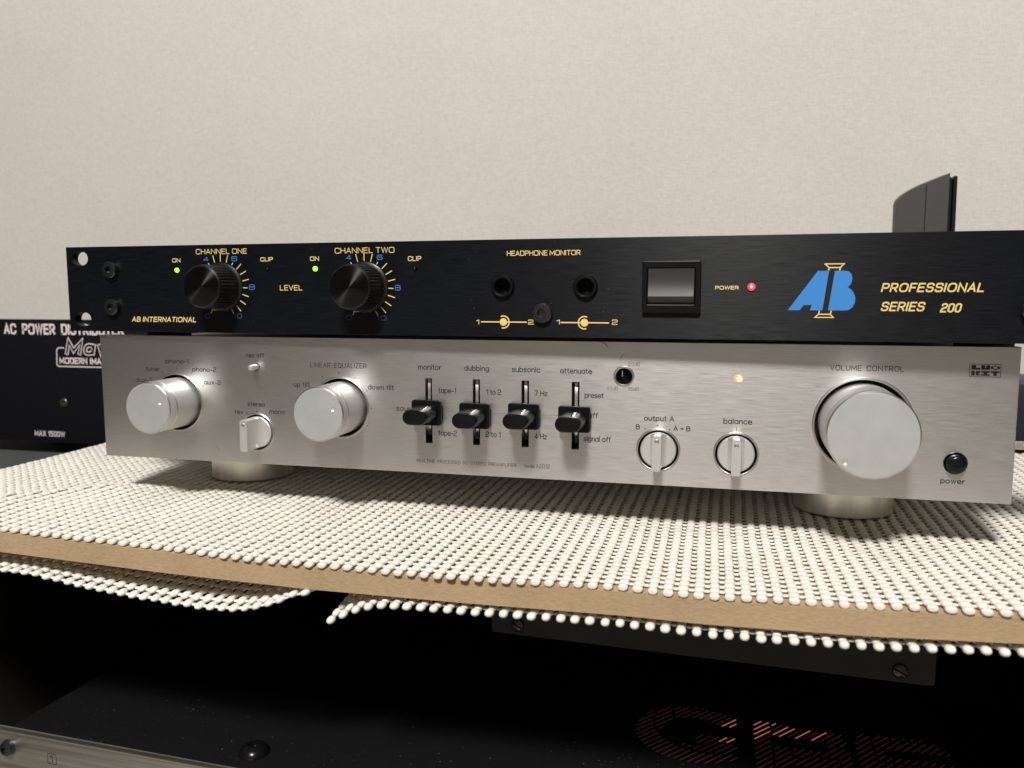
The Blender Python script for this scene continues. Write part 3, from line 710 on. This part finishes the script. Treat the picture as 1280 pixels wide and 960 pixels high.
for s, x, z, wd_, cap, st in UT:
    mm = {'y': M['yellow'], 'yb': M['yellow'], 'b': M['blue'], 'd': M['dim_blue'], 'i': M['yellow']}[st]
    if st == 'i' and cap > 3.4: text(s, x, z, wd_-.7, cap, mm, amp, wd=.62, rr=.42, slant=.22, gap=.30)
    elif st == 'i': text(s, x, z, wd_-.5, cap-.2, mm, amp, wd=.47, rr=.42, slant=.2, gap=.30)
    else: text(s, x, z, wd_, cap, mm, amp, wd={'yb': .36, 'b': .30, 'd': .28, 'y': .33}[st], rr=.3, gap=.24)
for cx, op in ((240.1, 1), (277.6, -1)):
    V, F = [], []
    ribbon(V, F, [(cx-10.6, 6.75), (cx-1.2, 6.75)], .55, -.03); ribbon(V, F, [(cx+1.2, 6.75), (cx+10.8, 6.75)], .55, -.03)
    V += [(a, -.04, b) for a, b in circle_pts(cx, 6.75, 1.75, 20)]; F.append(tuple(range(len(V)-20, len(V))))
    pts = [(cx+op*2.75*math.sin(R(a)), 6.75+2.75*math.cos(R(a))) for a in range(-22, 203, 12)]
    if op == -1: pts = [(cx-2.75*math.sin(R(a)), 6.75+2.75*math.cos(R(a))) for a in range(-22, 203, 12)]
    ribbon(V, F, pts, .55, -.046)
    link_mesh('jack_symbol', V, F, M['yellow'], amp)
for x, z, m_, r in ((67.9, 31.5, 'green_led', 1.15), (145.7, 31.6, 'green_led', 1.2), (119.9, 31.7, 'gloss_black', .8), (197.2, 31.2, 'gloss_black', .9), (348.7, 22.4, 'red_led', 1.6)):
    o = lathe('indicator_lamp', [(r, 0), (r, .5), (r*.7, 1.0), (.01, 1.2)], M[m_], amp, (x, 0, z), 24, smooth=60)
    o['label'] = {'green_led': 'lit green lamp', 'gloss_black': 'dark unlit clip lamp', 'red_led': 'lit red power lamp'}[m_]
    if m_ == 'red_led': lathe('lamp_core', [(.7, .0), (.6, .5), (.01, .6)], M['red_led_core'], o, (0, -.8, 0), 16, smooth=60)
# AB emblem
lg = [flat('emblem_letter', [(363.5, 12.7), (368.2, 12.7), (369.6, 14.8), (372.9, 15.0), (372.3, 12.7), (377.1, 12.7), (379.1, 28.9), (374.8, 28.9)], M['blue'], amp)]
Bp = [(381.4, 28.9), (385.0, 28.9), (386.6, 28.6), (387.7, 27.6), (388.2, 25.9), (387.9, 24.0), (387.2, 22.8), (386.5, 22.2), (387.8, 21.3), (388.9, 19.9), (389.6, 18.0), (389.5, 15.8), (388.5, 13.9), (387.2, 12.9), (385.8, 12.7), (379.3, 12.7)]
flat('emblem_letter', Bp, M['blue'], amp)
V, F = [], []
for pts in ([(377.4, 31.7), (384.8, 31.7), (383.4, 30.2), (383.2, 29.2)], [(379.0, 29.2), (379.0, 30.2), (377.6, 31.6)], [(379.0, 30.2), (383.4, 30.2)],
            [(375.9, 12.4), (375.7, 11.1), (374.3, 9.8), (381.4, 9.8), (380.2, 11.1), (380.5, 12.4)], [(375.7, 11.1), (380.2, 11.1)]):
    ribbon(V, F, pts, .5, -.03-.004*len(V)/20)
link_mesh('emblem_column', V, F, M['yellow'], amp)

V, F = [], []
for _ in range(46):
    x, z, r_ = rs.uniform(6, 476), rs.uniform(1, 43), rs.uniform(.05, .16); k = len(V)
    V += [(x+r_*math.cos(a)*rs.uniform(.6, 1.6), -.03, z+r_*math.sin(a)) for a in (0, 1.3, 2.5, 3.7, 5.0)]; F.append(tuple(range(k, k+5)))
link_mesh('dust_specks', V, F, mat('dust', (.22, .22, .22), .9), amp, kind='stuff')

# ------------------------------------------------------------------ power distributor behind on the left
dist = thing('power_distributor', 'black power distributor box with pink-white lettering behind the left end of the amplifiers', 'power distributor', (-200, 150, -37))
def in_d(n, x0, x1, y0, y1, z0, z1, m, bev=.8, **k): return box(n, x0+200, x1+200, y0-150, y1-150, z0+37, z1+37, m, dist, bev, **k)
in_d('front_panel', -330, -40, 150, 154, -27, 67.2, M['dist'])
in_d('case', -326, -44, 154.3, 330, -27, 54, M['chassis'])
for x in (-310, -62):
    for y in (175, 300): in_d('foot', x, x+16, y-8, y+8, -36.9, -27.3, M['pad'], .5)
def dt(s, x, z, w_, c_, wd, **k): return text(s, x+200, z+37, w_, c_, M['white'], dist, wd=wd, **k)
dt('AC POWER DISTRIBUTER', -213.3, 55.7, 107.5, 8.3, 1.55, rr=.22, gap=.34, space=.85)
# script name: outlined italic letters (outer pale, inner dark stroke)
for wd_, m_, yy in ((3.3, 'white', -.03), (1.7, 'dist', -.12)):
    V, F = text_geo('Mav', -157.0+200+0, 42.0+37, 34, 9.0, wd_, rr=.45, slant=.25, gap=.34, y=yy)
    link_mesh('emblem_script', V, F, M[m_], dist)
V, F = [], []
ribbon(V, F, [(-159.5+200, 45.9+37), (-164.5+200, 45.9+37), (-166.0+200, 44.2+37), (-166.5+200, 33.2+37), (-165.2+200, 31.9+37), (-90+200, 31.9+37)], .8, -.03)
link_mesh('emblem_frame', V, F, M['white'], dist)
dt('MODERN IMAGE', -164.0, 33.9, 45, 4.8, .95, rr=.25, gap=.32, space=.5)
dt('MAX 1500W', -190.8, -22.4, 27.6, 4.2, .68, rr=.25, gap=.34, space=.5)
sc = lathe('screw', [(3.4, 0), (3.4, .6), (2.9, 1.0), (1.4, 1.0), (1.3, .1), (.01, .1)], mat('olive_brass', (.10, .11, .06), .4, .8), dist, (37.8, 0, 41.2), 28)

# ------------------------------------------------------------------ charcoal console standing upright behind on the right
cons = thing('upright_console', 'charcoal plastic unit with curved top standing upright behind the right end, against the wall', 'console', (440, 215, -23))
def prof_plate(n, pts, y0, y1, m, bev=.5):
    o = curve_plate(n, [[(x-440, z+23) for x, z in pts]], m, cons, y0-215, y1-y0, bev); return o
curve = [(424.0, 142.6), (424.8, 145.2), (427.5, 148.3), (432.0, 151.4), (436.6, 153.7), (442.0, 155.9), (448.5, 158.6), (454.9, 160.7), (455.6, 160.2)]
prof_plate('cover', [(427.0, -19.9), (455.8, -19.9)] + [(455.8, 159.9)] + [(x_+1.6, z_) for x_, z_ in curve[::-1][1:]], 200, 211, M['console'])
prof_plate('edge_strip', [(455.9, -19.9), (458.3, -19.9), (457.6, 157.2), (455.9, 158.6)], 202, 240, M['console_dark'], .3)
prof_plate('rear_plate', [(459.0, -19.9), (461.4, -19.9), (460.0, 158.2), (458.6, 158.8), (457.8, 158.0)], 200, 246, M['console_dark'], .3)
box('seam', 2.2, 2.75, -15.06, -14.9, 0, 176.4, M['console_dark'], cons)
box('stand', -22, 26, -20, 36, 2.4, 3.0, M['console_dark'], cons, .6)

# ------------------------------------------------------------------ dark box behind on the right edge
sb = thing('black_box', 'navy-black box with pale lettered strip, partly seen at the right edge behind the preamplifier', 'box', (580, 262, -20))
box('case', -78, 100, -12, 60, 6.2, 45.8, M['box_navy'], sb, .8)
box('base_strip', -78, 100, -11.4, 60, .2, 6.0, mat('pale_strip', (.42, .38, .31), .6), sb, .3)
for x in (-74, 88):
    for y in (-6, 50): box('foot', x, x+8, y, y+8, -2.95, .1, M['pad'], sb)
ls = text('LASCO', -68.5, 1.6, 16, 3.6, M['ink_grey'], sb, wd=.55, rr=.3); ls.location = Vector((0, -11.45, 0))*S

# ------------------------------------------------------------------ dark faceplate in the shade under the board
un = thing('shaded_unit', 'dark grey faced unit with two slotted screws, in shadow under the board', 'audio unit', (220, -14, -72), -0.0524)
curve_plate('front_panel', [rect_pts(0, 189.6, .5, 33.8, 1.6)], M['plate'], un, 0, 3, .4)
box('case', 3, 186, 6.3, 180, 2.6, 19.8, M['chassis'], un, .5)
for x, z in ((13.0, 5.4), (176.4, 5.6)):
    s_ = lathe('screw', [(3.1, 0), (3.1, .7), (2.6, 1.2), (.01, 1.5)], M['screw'], un, (x, 0, z), 28, smooth=50)
    box('screw_slot', -2.5, 2.5, -1.62, -1.0, -.35, .35, M['hole'], s_, rot=(0, R(28), 0))

# ------------------------------------------------------------------ amplifier at the bottom: silver front, dusty black lid with cut logo
ga = thing('bottom_amplifier', 'old amplifier at the bottom with silver front edge, dusty black lid and slotted logo with painted glow', 'amplifier', (-23, -50.5, -131.0), -0.0405)
bm = bmesh.new(); bm_box(bm, -17, 468, -3.6, 0, -88, 0, .5, 2)
fp = from_bm('front_panel', bm, M['old_silver'], ga, smooth=35)
box('top_lip', -17, 468, -4.0, -3.2, -1.0, .12, M['old_edge'], ga, .3)
box('lid', 0, 452, .3, 300, -2.2, 0.0, M['dusty'], ga, .6)
box('case', 2, 450, .5, 298, -88, -2.4, M['chassis'], ga, .5)
for n_, (x, z) in enumerate(((1.7, -9.0), (452, -9.0))):
    lathe('screw', [(4.2, 3.6), (4.0, 4.6), (3.4, 6.2), (2.2, 7.0), (1.7, 7.0), (1.6, 5.2), (.01, 5.1)], M['screw'], ga, (x, 0, z), 32, smooth=35)
lathe('lid_screw', [(7.4, .1), (7.2, 1.2), (5.8, 3.0), (3.6, 4.2), (2.7, 4.3), (2.4, 2.4), (.01, 2.3)], M['gloss_black'], ga, (132.5, 13.5, 0), 32, axis='z', smooth=45)
V, F = [], []
bxp = rect_pts(25.9, 31.1, -13.6, -8.2, .8, 3)
ribbon(V, F, bxp+[bxp[0]], .32, -3.64)
ribbon(V, F, [(27.4, -9.9), (28.6, -9.2), (28.8, -12.6)], .5, -3.645)
link_mesh('channel_mark', V, F, M['ink'], ga)
V, F = [], []
for x, z in ((85.5, -9.5), (91.5, -9.8)): ribbon(V, F, [(x, z), (x+1.6, z+1.8), (x+2.4, z)], .5, -3.64)
link_mesh('channel_mark', V, F, M['ink'], ga)
# slotted logo G A S on the lid: louvres run diagonally and are clipped to the letters
def inel(x, y, cx, cy, rx, ry): return ((x-cx)/rx)**2+((y-cy)/ry)**2 < 1
def in_logo(x, y):
    # x, y in mm on the lid (world-aligned), letters stand between y=-2 and y=52
    if 284 < x < 334:      # G
        o = inel(x, y, 313, 26, 29, 27); i = inel(x, y, 313, 28, 15, 13)
        gap = x > 320 and 22 < y < 36
        bar = 314 < x < 334 and 17 < y < 26
        return (o and not i and not gap) or (bar and not (x > 329 and y > 26))
    if 342 < x < 386:      # A
        o = (y < 47-.10*(x-342)) and y > -6
        return o and not (352 < x < 376 and 24 < y < 33) and not (358 < x < 372 and -6 < y < 8)
    if 389 < x < 434:      # S
        o = inel(x, y, 411, 20, 25, 29) or (391 < x < 420 and -8 < y < 46)
        return o and y < 46 and not (402 < x < 434 and 26 < y < 33) and not (389 < x < 418 and 4 < y < 11)
    return False
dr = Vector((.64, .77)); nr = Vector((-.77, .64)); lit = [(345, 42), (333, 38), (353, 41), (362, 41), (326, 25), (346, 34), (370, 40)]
o0 = Vector((360, 22)); cnt = 0
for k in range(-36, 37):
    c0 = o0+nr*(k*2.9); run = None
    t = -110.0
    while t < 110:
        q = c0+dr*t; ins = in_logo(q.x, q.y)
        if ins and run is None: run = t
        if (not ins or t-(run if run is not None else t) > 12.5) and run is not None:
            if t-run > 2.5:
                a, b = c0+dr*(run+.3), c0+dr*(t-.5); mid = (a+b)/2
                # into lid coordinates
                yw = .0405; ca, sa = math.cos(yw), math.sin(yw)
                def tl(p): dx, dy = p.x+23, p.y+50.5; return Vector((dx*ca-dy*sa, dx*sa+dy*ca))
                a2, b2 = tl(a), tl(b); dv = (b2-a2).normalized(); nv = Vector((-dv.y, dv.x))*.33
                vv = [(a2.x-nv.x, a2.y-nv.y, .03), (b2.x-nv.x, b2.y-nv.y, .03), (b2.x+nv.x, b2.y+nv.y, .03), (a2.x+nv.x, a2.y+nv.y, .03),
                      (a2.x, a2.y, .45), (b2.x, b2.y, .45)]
                strong_glow = any((mid-Vector(l)).length < 5.5 for l in lit) and cnt % 5 != 0  # strips near these spots get the stronger painted glow
                link_mesh('louvre', vv, [(0, 1, 5, 4), (2, 3, 4, 5), (0, 4, 3), (1, 2, 5)], M['louvre_glow'] if strong_glow else M['louvre'], ga, label=None)
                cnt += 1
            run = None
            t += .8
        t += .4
